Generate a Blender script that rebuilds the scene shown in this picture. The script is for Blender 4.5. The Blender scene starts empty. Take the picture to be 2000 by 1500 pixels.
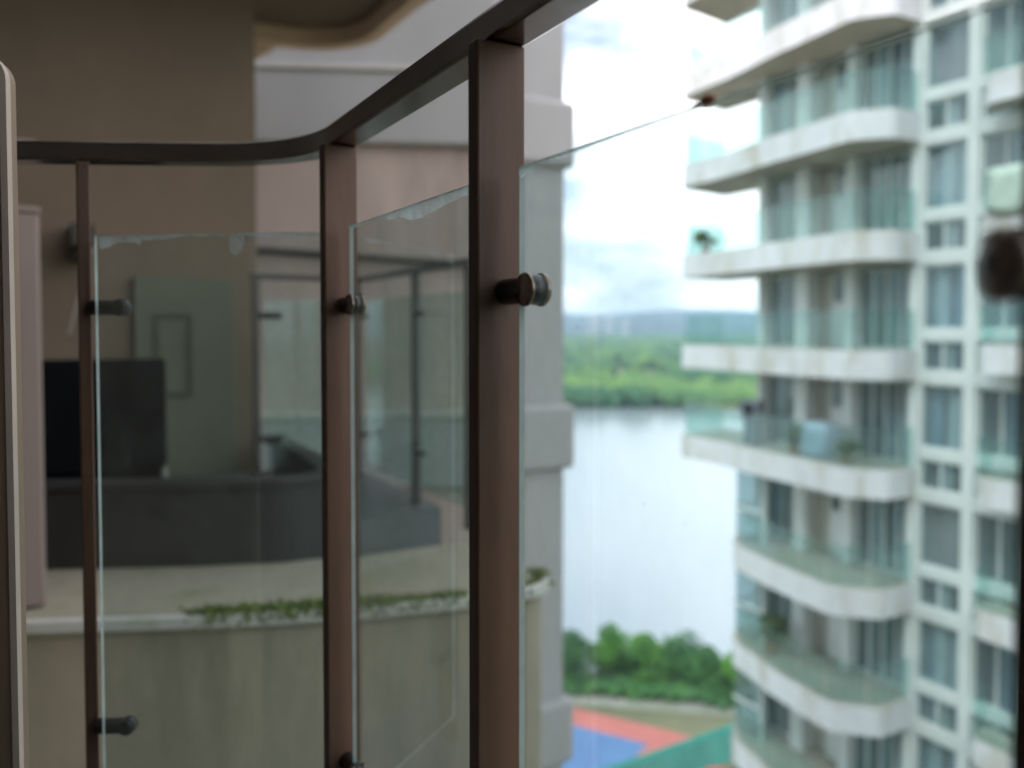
import bpy, bmesh, math, random
import numpy as np
from mathutils import Vector, Matrix
random.seed(7); rng = np.random.default_rng(7)
SC = bpy.context.scene
C = SC.collection
R = math.radians

# ------------------------------------------------------------------ camera
cam = bpy.data.cameras.new('camera'); co = bpy.data.objects.new('camera', cam); C.objects.link(co)
co.location = (0, 0, 0)
co.rotation_euler = (R(90 - 1.9), 0, R(-29.4)); cam.shift_y = -0.026
cam.sensor_width = 36; cam.lens = 28.8
cam.clip_start = 0.02; cam.clip_end = 30000
cam.dof.use_dof = True; cam.dof.focus_distance = 0.90; cam.dof.aperture_fstop = 2.5
SC.camera = co

# ------------------------------------------------------------------ sky
W = bpy.data.worlds.new('World'); SC.world = W; W.use_nodes = True
nt = W.node_tree; nt.nodes.clear()
def wn(t, **k):
    n = nt.nodes.new(t)
    for a, b in k.items(): setattr(n, a, b)
    return n
SUN_EL, SUN_AZ = R(50), R(245)      # azimuth measured clockwise from +Y
out = wn('ShaderNodeOutputWorld'); bg = wn('ShaderNodeBackground')
sky = wn('ShaderNodeTexSky', sky_type='NISHITA', sun_disc=False, sun_elevation=SUN_EL, sun_rotation=SUN_AZ)
sky.air_density = 1.3; sky.dust_density = 3.0
tc = wn('ShaderNodeTexCoord'); mp = wn('ShaderNodeMapping')
mp.inputs['Scale'].default_value = (1, 1, 2.6); mp.inputs['Location'].default_value = (0.35, 0.1, 0.22)
no = wn('ShaderNodeTexNoise'); no.inputs['Scale'].default_value = 3.2; no.inputs['Detail'].default_value = 7; no.inputs['Roughness'].default_value = 0.55
ra = wn('ShaderNodeValToRGB'); ra.color_ramp.elements[0].position = 0.36; ra.color_ramp.elements[1].position = 0.56; ra.color_ramp.elements[0].color = (.12, .12, .12, 1)
mx = wn('ShaderNodeMix', data_type='RGBA'); mx.inputs[7].default_value = (13.5, 13.7, 14.0, 1)
ml = wn('ShaderNodeMix', data_type='RGBA', blend_type='MULTIPLY'); ml.inputs[0].default_value = 1; ml.inputs[7].default_value = (0.62, 0.78, 0.95, 1)
nt.links.new(tc.outputs['Generated'], mp.inputs[0]); nt.links.new(mp.outputs[0], no.inputs['Vector'])
nt.links.new(no.outputs['Fac'], ra.inputs[0]); nt.links.new(ra.outputs[0], mx.inputs[0])
nt.links.new(sky.outputs[0], ml.inputs[6]); nt.links.new(ml.outputs[2], mx.inputs[6])
nt.links.new(mx.outputs[2], bg.inputs[0]); bg.inputs[1].default_value = 0.10
nt.links.new(bg.outputs[0], out.inputs[0])

# ------------------------------------------------------------------ sun
sl = bpy.data.lights.new('sun', 'SUN'); sl.energy = 1.15; sl.angle = R(25); sl.color = (1, 0.975, 0.95)
so = bpy.data.objects.new('sun', sl); C.objects.link(so)
sd = Vector((math.sin(SUN_AZ) * math.cos(SUN_EL), math.cos(SUN_AZ) * math.cos(SUN_EL), math.sin(SUN_EL)))
so.rotation_euler = sd.to_track_quat('Z', 'Y').to_euler()

vs = SC.view_settings
vs.view_transform = 'Standard'; vs.look = 'None'; vs.gamma = 1; vs.use_curve_mapping = False; vs.exposure = 1.0
SC.render.engine = 'CYCLES'
cy = SC.cycles
cy.use_denoising = True; cy.max_bounces = 8; cy.diffuse_bounces = 4; cy.glossy_bounces = 4
cy.transparent_max_bounces = 24; cy.volume_bounces = 1; cy.sample_clamp_indirect = 6
cy.caustics_reflective = False; cy.caustics_refractive = False

# ================================================================== materials
def new_mat(name):
    m = bpy.data.materials.new(name); m.use_nodes = True
    return m, m.node_tree, m.node_tree.nodes['Principled BSDF']
def lk(t, a, b): t.links.new(a, b)
def pm(name, col, rough=0.6, metal=0.0, nscale=4.0, namt=0.25, stretch=(1, 1, 1), bump=0.0, stain=None, stain_amt=0.0, stain_scale=1.0, stain_stretch=(1, 1, 1), ior=1.45, bscale=None, dark=None):
    m, t, p = new_mat(name)
    p.inputs['Roughness'].default_value = rough; p.inputs['Metallic'].default_value = metal; p.inputs['IOR'].default_value = ior
    g = t.nodes.new('ShaderNodeNewGeometry')
    mp = t.nodes.new('ShaderNodeMapping'); mp.inputs['Scale'].default_value = stretch
    lk(t, g.outputs['Position'], mp.inputs[0])
    n = t.nodes.new('ShaderNodeTexNoise'); n.inputs['Scale'].default_value = nscale; n.inputs['Detail'].default_value = 6; n.inputs['Roughness'].default_value = 0.6
    lk(t, mp.outputs[0], n.inputs['Vector'])
    r = t.nodes.new('ShaderNodeValToRGB')
    r.color_ramp.elements[0].position = 0.3; r.color_ramp.elements[1].position = 0.7
    c0 = dark if dark else [c * (1 - namt) for c in col]
    r.color_ramp.elements[0].color = (*c0, 1); r.color_ramp.elements[1].color = (*[min(1, c * (1 + namt * 0.6)) for c in col], 1)
    lk(t, n.outputs['Fac'], r.inputs[0])
    last = r.outputs[0]
    if stain:
        mp2 = t.nodes.new('ShaderNodeMapping'); mp2.inputs['Scale'].default_value = stain_stretch
        lk(t, g.outputs['Position'], mp2.inputs[0])
        n2 = t.nodes.new('ShaderNodeTexNoise'); n2.inputs['Scale'].default_value = stain_scale; n2.inputs['Detail'].default_value = 8; n2.inputs['Roughness'].default_value = 0.65
        lk(t, mp2.outputs[0], n2.inputs['Vector'])
        r2 = t.nodes.new('ShaderNodeValToRGB'); r2.color_ramp.elements[0].position = 0.48; r2.color_ramp.elements[1].position = 0.68
        r2.color_ramp.elements[1].color = (stain_amt,) * 3 + (1,)
        lk(t, n2.outputs['Fac'], r2.inputs[0])
        mx = t.nodes.new('ShaderNodeMix'); mx.data_type = 'RGBA'; mx.inputs[7].default_value = (*stain, 1)
        lk(t, r2.outputs[0], mx.inputs[0]); lk(t, last, mx.inputs[6]); last = mx.outputs[2]
    lk(t, last, p.inputs['Base Color'])
    if bump:
        b = t.nodes.new('ShaderNodeBump'); b.inputs['Strength'].default_value = bump; b.inputs['Distance'].default_value = 0.01
        nb = t.nodes.new('ShaderNodeTexNoise'); nb.inputs['Scale'].default_value = bscale or nscale * 6; nb.inputs['Detail'].default_value = 5
        lk(t, mp.outputs[0], nb.inputs['Vector']); lk(t, nb.outputs['Fac'], b.inputs['Height']); lk(t, b.outputs[0], p.inputs['Normal'])
    return m

def glass_mat(name, tint, refl=1.6, dust_veil=0.05, dust_veil_col=(0.62, 0.72, 0.76), speck=True, rough=0.02):  # diffuse layer: dusty grime plus a painted veil for reflected sky
    m, t, p = new_mat(name); t.nodes.remove(p)
    o = t.nodes['Material Output']
    tr = t.nodes.new('ShaderNodeBsdfTransparent'); tr.inputs[0].default_value = (*tint, 1)
    gl = t.nodes.new('ShaderNodeBsdfGlossy'); gl.inputs['Roughness'].default_value = rough; gl.inputs[0].default_value = (0.92, 1, 0.98, 1)
    fr = t.nodes.new('ShaderNodeFresnel'); fr.inputs[0].default_value = 1.5
    ge = t.nodes.new('ShaderNodeNewGeometry')
    inv = t.nodes.new('ShaderNodeMath'); inv.operation = 'SUBTRACT'; inv.inputs[0].default_value = 1; lk(t, ge.outputs['Backfacing'], inv.inputs[1])
    mu = t.nodes.new('ShaderNodeMath'); mu.operation = 'MULTIPLY'; lk(t, fr.outputs[0], mu.inputs[0]); lk(t, inv.outputs[0], mu.inputs[1])
    m2 = t.nodes.new('ShaderNodeMath'); m2.operation = 'MULTIPLY'; m2.use_clamp = True; lk(t, mu.outputs[0], m2.inputs[0]); m2.inputs[1].default_value = refl
    mix = t.nodes.new('ShaderNodeMixShader'); lk(t, m2.outputs[0], mix.inputs[0]); lk(t, tr.outputs[0], mix.inputs[1]); lk(t, gl.outputs[0], mix.inputs[2])
    last = mix.outputs[0]
    if dust_veil > 0:
        df = t.nodes.new('ShaderNodeBsdfDiffuse'); df.inputs[0].default_value = (*dust_veil_col, 1)
        mp = t.nodes.new('ShaderNodeMapping'); mp.inputs['Scale'].default_value = (1, 1, 0.8); lk(t, ge.outputs['Position'], mp.inputs[0])
        n1 = t.nodes.new('ShaderNodeTexNoise'); n1.inputs['Scale'].default_value = 26; n1.inputs['Detail'].default_value = 8; n1.inputs['Roughness'].default_value = 0.7
        lk(t, mp.outputs[0], n1.inputs['Vector'])
        f1 = t.nodes.new('ShaderNodeMapRange'); f1.inputs[1].default_value = 0.35; f1.inputs[2].default_value = 0.8; f1.inputs[3].default_value = dust_veil * 0.35; f1.inputs[4].default_value = dust_veil * 2.2
        lk(t, n1.outputs['Fac'], f1.inputs[0]); fac = f1.outputs[0]
        if speck:
            v = t.nodes.new('ShaderNodeTexVoronoi'); v.inputs['Scale'].default_value = 62; lk(t, mp.outputs[0], v.inputs['Vector'])
            c = t.nodes.new('ShaderNodeMapRange'); c.inputs[1].default_value = 0.11; c.inputs[2].default_value = 0.05; c.inputs[3].default_value = 0; c.inputs[4].default_value = 0.3
            lk(t, v.outputs['Distance'], c.inputs[0])
            n3 = t.nodes.new('ShaderNodeTexNoise'); n3.inputs['Scale'].default_value = 17; lk(t, ge.outputs['Position'], n3.inputs['Vector'])
            g3 = t.nodes.new('ShaderNodeMapRange'); g3.inputs[1].default_value = 0.55; g3.inputs[2].default_value = 0.68; lk(t, n3.outputs['Fac'], g3.inputs[0])
            mm = t.nodes.new('ShaderNodeMath'); mm.operation = 'MULTIPLY'; lk(t, c.outputs[0], mm.inputs[0]); lk(t, g3.outputs[0], mm.inputs[1])
            ad = t.nodes.new('ShaderNodeMath'); ad.operation = 'MAXIMUM'; lk(t, mm.outputs[0], ad.inputs[0]); lk(t, fac, ad.inputs[1]); fac = ad.outputs[0]
        fm = t.nodes.new('ShaderNodeMath'); fm.operation = 'MULTIPLY'; lk(t, fac, fm.inputs[0]); lk(t, inv.outputs[0], fm.inputs[1])
        tl = t.nodes.new('ShaderNodeBsdfTranslucent'); tl.inputs[0].default_value = (*dust_veil_col, 1); dm = t.nodes.new('ShaderNodeMixShader'); dm.inputs[0].default_value = 0.3; lk(t, df.outputs[0], dm.inputs[1]); lk(t, tl.outputs[0], dm.inputs[2])
        mx2 = t.nodes.new('ShaderNodeMixShader'); lk(t, fm.outputs[0], mx2.inputs[0]); lk(t, last, mx2.inputs[1]); lk(t, dm.outputs[0], mx2.inputs[2]); last = mx2.outputs[0]
    lk(t, last, o.inputs[0])
    return m

M = {}
M['bronze'] = pm('bronze metal', (0.118, 0.064, 0.042), 0.45, 0.12, 5, 0.28, (2.5, 2.5, 0.5), 0.06, (0.060, 0.040, 0.028), 0.7, 7, (1, 1, 0.25), ior=1.35)
M['rail'] = pm('dark bronze handrail', (0.20, 0.172, 0.155), 0.17, 1.0, 9, 0.2, (1, 1, 1), 0.01)
M['rail_dark'] = pm('dark railing paint', (0.045, 0.036, 0.031), 0.45, 0.1, 9, 0.2)
M['glass'] = glass_mat('railing glass', (0.885, 0.938, 0.935), 1.9, 0.045, (0.60, 0.68, 0.66))
M['glass_edge'] = pm('glass edge', (0.46, 0.51, 0.49), 0.3, 0, 30, 0.2)
M['film'] = None
M['gasket'] = pm('black rubber', (0.012, 0.012, 0.013), 0.35, 0, 20, 0.2)
M['clampm'] = pm('polished bronze', (0.22, 0.155, 0.125), 0.22, 0.95, 30, 0.2)
M['clampd'] = pm('dark bronze clamp', (0.016, 0.013, 0.011), 0.35, 0.2, 30, 0.2)
M['brown_wall'] = pm('brown painted wall', (0.195, 0.138, 0.095), 0.85, 0, 1.2, 0.14, (1, 1, 0.5), 0.08, (0.15, 0.118, 0.08), 0.55, 1.5)
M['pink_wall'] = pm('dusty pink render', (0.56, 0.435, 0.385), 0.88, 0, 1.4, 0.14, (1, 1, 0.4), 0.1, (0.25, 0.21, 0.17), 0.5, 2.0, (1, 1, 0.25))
M['grey_wall'] = pm('mauve grey render', (0.45, 0.425, 0.425), 0.85, 0, 1.2, 0.10, (1, 1, 0.4), 0.08, (0.38, 0.36, 0.355), 0.5, 1.6, (1, 1, 0.3))
M['stain_wall'] = pm('stained concrete', (0.36, 0.305, 0.225), 0.9, 0, 2.2, 0.2, (1, 1, 0.5), 0.2, (0.17, 0.165, 0.105), 0.6, 2.6, (1.3, 1.3, 0.28))
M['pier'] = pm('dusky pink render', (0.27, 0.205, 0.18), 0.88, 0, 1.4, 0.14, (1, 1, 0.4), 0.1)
M['ledge_top'] = pm('weathered ledge', (0.36, 0.315, 0.24), 0.9, 0, 3, 0.22, (1, 1, 1), 0.2, (0.17, 0.175, 0.085), 0.7, 3.0)
M['lit_edge_paint'] = pm('painted lit edge', (0.60, 0.57, 0.53), 0.8, 0, 5, 0.12, (1, 1, 1), 0.1, (0.30, 0.30, 0.2), 0.6, 5)  # brightness of lit ledge and band edges painted in as a pale tone
M['moss'] = pm('green moss', (0.15, 0.19, 0.04), 0.95, 0, 26, 0.5, (1, 1, 1), 0.5, (0.07, 0.11, 0.02), 0.8, 30)
M['dark_tile'] = pm('dark grey tile', (0.11, 0.125, 0.135), 0.35, 0, 3, 0.25)
M['parapet'] = pm('dark brown paint', (0.030, 0.027, 0.025), 0.6, 0, 3, 0.25)
M['clampk'] = pm('brown metal knob', (0.20, 0.15, 0.125), 0.35, 0.8, 30, 0.2)
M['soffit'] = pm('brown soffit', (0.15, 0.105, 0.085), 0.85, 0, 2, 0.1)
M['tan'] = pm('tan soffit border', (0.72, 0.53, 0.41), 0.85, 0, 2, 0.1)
M['black'] = pm('black vinyl', (0.004, 0.005, 0.006), 0.8, 0, 8, 0.2, ior=1.12)
M['pale_metal'] = pm('pale metal', (0.42, 0.41, 0.37), 0.4, 0.5, 20, 0.15)
M['board'] = pm('beige laminate', (0.24, 0.165, 0.11), 0.55, 0, 3, 0.18, (3, 3, 0.3), 0.05)
M['board_edge'] = pm('pale laminate edge', (0.46, 0.37, 0.31), 0.5, 0, 6, 0.12)
M['olive'] = pm('olive door paint', (0.135, 0.132, 0.090), 0.7, 0, 2, 0.1)
M['olive_dark'] = pm('dark olive trim', (0.085, 0.09, 0.06), 0.7, 0, 2, 0.1)
M['own_wall'] = pm('warm grey balcony wall', (0.12, 0.11, 0.10), 0.85, 0, 2, 0.1, (1, 1, 1), 0.1)
M['nb_glass'] = glass_mat('neighbour glass', (0.84, 0.92, 0.89), 1.3, 0.20, (0.52, 0.64, 0.59), speck=False)
M['pod'] = pm('rusty brown husk', (0.36, 0.12, 0.045), 0.6, 0, 60, 0.4)
# tower
M['t_white'] = pm('tower white render', (0.74, 0.75, 0.74), 0.8, 0, 0.5, 0.1, (1, 1, 0.35), 0, (0.40, 0.40, 0.33), 0.55, 0.9, (1, 1, 0.45))
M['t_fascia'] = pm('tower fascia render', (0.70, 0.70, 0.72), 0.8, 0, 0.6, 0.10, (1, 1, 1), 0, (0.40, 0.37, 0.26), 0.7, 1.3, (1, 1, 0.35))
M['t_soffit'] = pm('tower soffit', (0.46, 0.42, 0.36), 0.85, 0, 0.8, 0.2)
M['t_beige'] = pm('tower recess render', (0.50, 0.47, 0.42), 0.85, 0, 0.8, 0.12)
M['t_trim'] = pm('tower pale green trim', (0.68, 0.72, 0.70), 0.7, 0, 1, 0.1)
M['t_glass'] = glass_mat('tower window glass', (0.80, 0.87, 0.88), 1.8, 0.20, (0.50, 0.62, 0.66), speck=False)
M['t_balu'] = glass_mat('tower balustrade glass', (0.81, 0.915, 0.90), 1.2, 0.11, (0.52, 0.67, 0.66), speck=False)
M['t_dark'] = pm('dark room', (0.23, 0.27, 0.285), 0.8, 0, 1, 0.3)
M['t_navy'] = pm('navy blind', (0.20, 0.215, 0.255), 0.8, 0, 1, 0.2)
M['t_curt'] = pm('pale curtain', (0.66, 0.72, 0.74), 0.9, 0, 3, 0.15)
M['t_curt2'] = pm('blue grey curtain', (0.36, 0.47, 0.58), 0.9, 0, 3, 0.15)
M['t_curt3'] = pm('sea green curtain', (0.28, 0.54, 0.51), 0.9, 0, 3, 0.15)
M['t_curt4'] = pm('dusty rose curtain', (0.50, 0.41, 0.42), 0.9, 0, 3, 0.15)
M['cloth_g'] = pm('green cloth', (0.48, 0.58, 0.50), 0.9, 0, 3, 0.2)
M['cloth_b'] = pm('pale blue sheet', (0.42, 0.48, 0.60), 0.9, 0, 2, 0.2)
M['leafpot'] = pm('pot plant leaves', (0.09, 0.15, 0.05), 0.7, 0, 9, 0.5)
M['pot'] = pm('clay pot', (0.34, 0.20, 0.12), 0.8, 0, 9, 0.2)
M['rust'] = pm('rusty streak', (0.36, 0.27, 0.14), 0.9, 0, 3, 0.3)
# ground
M['ground'] = pm('grassy ground', (0.13, 0.14, 0.08), 0.95, 0, 0.06, 0.4, (1, 1, 1), 0, (0.22, 0.19, 0.11), 0.6, 0.03)
M['path'] = pm('concrete path', (0.30, 0.29, 0.25), 0.9, 0, 0.5, 0.15, (1, 1, 1), 0, (0.16, 0.19, 0.08), 0.7, 0.2)
M['court_r'] = pm('red court paint', (0.48, 0.15, 0.13), 0.8, 0, 0.4, 0.12)
M['court_b'] = pm('blue court paint', (0.095, 0.185, 0.36), 0.8, 0, 0.4, 0.12)
M['court_w'] = pm('court line paint', (0.75, 0.75, 0.73), 0.8, 0, 0.4, 0.05)
M['mesh_g'] = pm('green windscreen mesh', (0.09, 0.33, 0.28), 0.8, 0, 0.6, 0.2, (1, 1, 0.3))
M['mesh_g2'] = pm('bright green top band', (0.06, 0.40, 0.33), 0.7, 0, 0.6, 0.15)
M['sand'] = pm('sandy soil', (0.46, 0.38, 0.22), 0.95, 0, 0.02, 0.25)
M['hill'] = pm('forested hill', (0.045, 0.065, 0.06), 0.95, 0, 0.01, 0.4)
M['city'] = pm('pale tower render', (0.55, 0.50, 0.50), 0.8, 0, 0.02, 0.1)
M['trunk'] = pm('bark', (0.11, 0.08, 0.055), 0.9, 0, 4, 0.3)
M['red'] = pm('red canvas', (0.42, 0.09, 0.08), 0.8, 0, 2, 0.2)

def leaf_mat(name, c0, c1, sc):
    m, t, p = new_mat(name)
    g = t.nodes.new('ShaderNodeNewGeometry'); n = t.nodes.new('ShaderNodeTexNoise'); n.inputs['Scale'].default_value = sc; n.inputs['Detail'].default_value = 5
    lk(t, g.outputs['Position'], n.inputs['Vector'])
    r = t.nodes.new('ShaderNodeValToRGB'); r.color_ramp.elements[0].position = 0.35; r.color_ramp.elements[1].position = 0.66
    r.color_ramp.elements[0].color = (*c0, 1); r.color_ramp.elements[1].color = (*c1, 1)
    lk(t, n.outputs['Fac'], r.inputs[0]); lk(t, r.outputs[0], p.inputs['Base Color']); p.inputs['Roughness'].default_value = 0.7
    tl = t.nodes.new('ShaderNodeBsdfTranslucent'); lk(t, r.outputs[0], tl.inputs[0])
    mx = t.nodes.new('ShaderNodeMixShader'); mx.inputs[0].default_value = 0.3
    lk(t, p.outputs[0], mx.inputs[1]); lk(t, tl.outputs[0], mx.inputs[2]); lk(t, mx.outputs[0], t.nodes['Material Output'].inputs[0])
    return m
M['leaf'] = leaf_mat('tree leaves', (0.05, 0.16, 0.04), (0.17, 0.42, 0.05), 0.22)
M['leaf2'] = leaf_mat('dark tree leaves', (0.035, 0.12, 0.045), (0.10, 0.27, 0.06), 0.25)
M['forest'] = leaf_mat('forest canopy', (0.025, 0.125, 0.05), (0.19, 0.34, 0.06), 0.010)
M['shore'] = leaf_mat('shore scrub', (0.10, 0.16, 0.03), (0.30, 0.32, 0.08), 0.03)

m, t, p = new_mat('protective film'); t.nodes.remove(p)
tr = t.nodes.new('ShaderNodeBsdfTransparent'); df = t.nodes.new('ShaderNodeBsdfDiffuse'); df.inputs[0].default_value = (0.72, 0.82, 0.88, 1)
n = t.nodes.new('ShaderNodeTexNoise'); n.inputs['Scale'].default_value = 22; n.inputs['Detail'].default_value = 3
g = t.nodes.new('ShaderNodeNewGeometry'); lk(t, g.outputs['Position'], n.inputs['Vector'])
mr = t.nodes.new('ShaderNodeMapRange'); mr.inputs[1].default_value = 0.3; mr.inputs[2].default_value = 0.7; mr.inputs[3].default_value = 0.22; mr.inputs[4].default_value = 0.55
lk(t, n.outputs['Fac'], mr.inputs[0])
tl = t.nodes.new('ShaderNodeBsdfTranslucent'); tl.inputs[0].default_value = (0.72, 0.84, 0.90, 1); dd = t.nodes.new('ShaderNodeMixShader'); lk(t, df.outputs[0], dd.inputs[1]); lk(t, tl.outputs[0], dd.inputs[2])
ms = t.nodes.new('ShaderNodeMixShader'); lk(t, mr.outputs[0], ms.inputs[0]); lk(t, tr.outputs[0], ms.inputs[1]); lk(t, dd.outputs[0], ms.inputs[2])
lk(t, ms.outputs[0], t.nodes['Material Output'].inputs[0]); M['film'] = m

m, t, p = new_mat('lake water')
p.inputs['Base Color'].default_value = (0.285, 0.315, 0.345, 1); p.inputs['Roughness'].default_value = 0.18; p.inputs['IOR'].default_value = 1.6
g = t.nodes.new('ShaderNodeNewGeometry'); n = t.nodes.new('ShaderNodeTexNoise'); n.inputs['Scale'].default_value = 0.35; n.inputs['Detail'].default_value = 5
lk(t, g.outputs['Position'], n.inputs['Vector']); b = t.nodes.new('ShaderNodeBump'); b.inputs['Strength'].default_value = 0.12; b.inputs['Distance'].default_value = 0.5
lk(t, n.outputs['Fac'], b.inputs['Height']); lk(t, b.outputs[0], p.inputs['Normal']); M['water'] = m

# ================================================================== builders
def link(name, me, mat, parent=None):
    o = bpy.data.objects.new(name, me); C.objects.link(o)
    for mm in (mat if isinstance(mat, (list, tuple)) else [mat]):
        me.materials.append(M[mm] if isinstance(mm, str) else mm)
    if parent: o.parent = parent
    return o
def tag(o, label=None, cat=None, group=None, kind=None):
    if label: o['label'] = label
    if cat: o['category'] = cat
    if group: o['group'] = group
    if kind: o['kind'] = kind
    return o
def empty(name, loc=(0, 0, 0)):
    o = bpy.data.objects.new(name, None); C.objects.link(o); o.location = loc; o.empty_display_size = 0.1
    return o
class MB:
    """collects pieces, in world coordinates"""
    def __init__(s): s.v = []; s.f = []; s.m = []
    def add(s, v, f, m=0):
        k = len(s.v); s.v += [tuple(x) for x in v]; s.f += [tuple(i + k for i in q) for q in f]; s.m += [m] * len(f) if isinstance(m, int) else list(m)
        return s
    def box(s, x0, x1, y0, y1, z0, z1, m=0):
        v = [(x, y, z) for z in (z0, z1) for y in (y0, y1) for x in (x0, x1)]
        return s.add(v, [(0, 2, 3, 1), (4, 5, 7, 6), (0, 1, 5, 4), (2, 6, 7, 3), (0, 4, 6, 2), (1, 3, 7, 5)], m)
    def obox(s, c, u, hu, hv, z0, z1, m=0):
        """box on a plan centre c, half length hu along unit u, half width hv across it"""
        ux, uy = u; vx, vy = -uy, ux
        pts = [(c[0] + a * hu * ux + b * hv * vx, c[1] + a * hu * uy + b * hv * vy) for a, b in ((-1, -1), (1, -1), (1, 1), (-1, 1))]
        return s.prism(pts, z0, z1, m)
    def prism(s, pts, z0, z1, m=0, mtop=None, mbot=None):
        n = len(pts)
        ar = sum(pts[i][0] * pts[(i + 1) % n][1] - pts[(i + 1) % n][0] * pts[i][1] for i in range(n))
        if ar < 0: pts = pts[::-1]
        v = [(x, y, z0) for x, y in pts] + [(x, y, z1) for x, y in pts]
        f = [tuple(range(n - 1, -1, -1)), tuple(range(n, 2 * n))] + [(i, (i + 1) % n, n + (i + 1) % n, n + i) for i in range(n)]
        return s.add(v, f, [m if mbot is None else mbot, m if mtop is None else mtop] + [m] * n)
    def cyl(s, a, b, r0, r1=None, n=20, m=0, bevel=0):
        a = Vector(a); b = Vector(b); r1 = r0 if r1 is None else r1
        d = (b - a); L = d.length; d.normalize()
        q = d.to_track_quat('Z', 'Y').to_matrix()
        prof = [(0, r0), (L, r1)] if not bevel else [(0, r0 - bevel), (bevel * .4, r0 - bevel * .35), (bevel, r0), (L - bevel, r1), (L - bevel * .4, r1 - bevel * .35), (L, r1 - bevel)]
        v = []
        for h, r in prof:
            for i in range(n):
                t = 2 * math.pi * i / n; v.append(a + q @ Vector((r * math.cos(t), r * math.sin(t), h)))
        f = []
        for k in range(len(prof) - 1):
            for i in range(n): f.append((k * n + i, k * n + (i + 1) % n, (k + 1) * n + (i + 1) % n, (k + 1) * n + i))
        f.append(tuple(range(n - 1, -1, -1))); f.append(tuple(range((len(prof) - 1) * n, len(prof) * n)))
        return s.add(v, f, m)
    def mesh(s, name):
        me = bpy.data.meshes.new(name); me.from_pydata(s.v, [], s.f); me.polygons.foreach_set('material_index', s.m); me.update(); return me
    def build(s, name, mat, parent=None, bevel=0, seg=2, smooth=False):
        me = s.mesh(name)
        o = link(name, me, mat, parent)
        if parent: o.matrix_parent_inverse = Matrix.Translation(parent_world(parent)).inverted()
        if smooth:
            me.polygons.foreach_set('use_smooth', [True] * len(me.polygons))
            try: me.set_sharp_from_angle(angle=R(40))
            except Exception: pass
        if bevel:
            b = o.modifiers.new('bevel', 'BEVEL'); b.width = bevel; b.segments = seg; b.limit_method = 'ANGLE'
        return o
def parent_world(p):
    v = Vector((0, 0, 0))
    if p.type != 'EMPTY': return v      # meshes are built in world coordinates
    while p: v += p.location; p = p.parent
    return v
def sweep(path, w, z0, z1, m=0):
    """a flat bar of width w following a plan polyline"""
    L, Rr = [], []
    n = len(path)
    for i in range(n):
        a = Vector(path[max(i - 1, 0)]); b = Vector(path[min(i + 1, n - 1)])
        t = (b - a).normalized(); nn = Vector((-t.y, t.x)); p = Vector(path[i])
        L.append(p + nn * w / 2); Rr.append(p - nn * w / 2)
    mb = MB(); v = []
    for i in range(n):
        v += [(L[i].x, L[i].y, z0), (Rr[i].x, Rr[i].y, z0), (Rr[i].x, Rr[i].y, z1), (L[i].x, L[i].y, z1)]
    f = []
    for i in range(n - 1):
        for k in range(4): f.append((4 * i + k, 4 * (i + 1) + k, 4 * (i + 1) + (k + 1) % 4, 4 * i + (k + 1) % 4))
    f.append((3, 2, 1, 0)); e = 4 * (n - 1); f.append((e, e + 1, e + 2, e + 3))
    mb.add(v, f, m); return mb
def arc(p0, p1, p2, rad, n=12):
    """fillet of a plan corner"""
    p0, p1, p2 = Vector(p0), Vector(p1), Vector(p2)
    a = (p0 - p1).normalized(); b = (p2 - p1).normalized(); ang = a.angle(b); tl = rad / math.tan(ang / 2)
    c = p1 + (a + b).normalized() * (rad / math.sin(ang / 2)); s = p1 + a * tl; e = p1 + b * tl
    a0 = math.atan2(s.y - c.y, s.x - c.x); a1 = math.atan2(e.y - c.y, e.x - c.x)
    d = (a1 - a0 + math.pi) % (2 * math.pi) - math.pi
    return [(c.x + rad * math.cos(a0 + d * i / n), c.y + rad * math.sin(a0 + d * i / n)) for i in range(n + 1)]

GZ = -45.0   # ground level, camera at 0
SX, SY = math.sin(R(29.4)), math.cos(R(29.4))
def far(d, l, z=GZ): return (d * SX + l * SY, d * SY - l * SX, z)     # d metres out over the lake, l metres to the right

# ================================================================== ground, lake, hills
def sheet(name, pts, mat, z=None):
    return tag(MB().add([(*p[:2], p[2] if z is None else z) for p in pts], [tuple(range(len(pts)))]).build(name, mat), kind='structure')
sheet('ground', [far(-3000, -9000), far(-3000, 9000), far(9000, 9000), far(9000, -9000)], 'ground')
sheet('lake_water', [far(114, -2500, GZ + .02), far(109, -60, GZ + .02), far(107, 0, GZ + .02), far(104, 60, GZ + .02), far(100, 2500, GZ + .02), far(480, 2500, GZ + .02), far(458, 250, GZ + .02), far(470, 120, GZ + .02), far(462, 20, GZ + .02), far(474, -150, GZ + .02), far(466, -2500, GZ + .02)][::-1], 'water')
sheet('sandy_clearing', [far(660, 82, GZ + .05), far(660, 121, GZ + .05), far(900, 165, GZ + .05), far(900, 112, GZ + .05)][::-1], 'sand')

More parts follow.
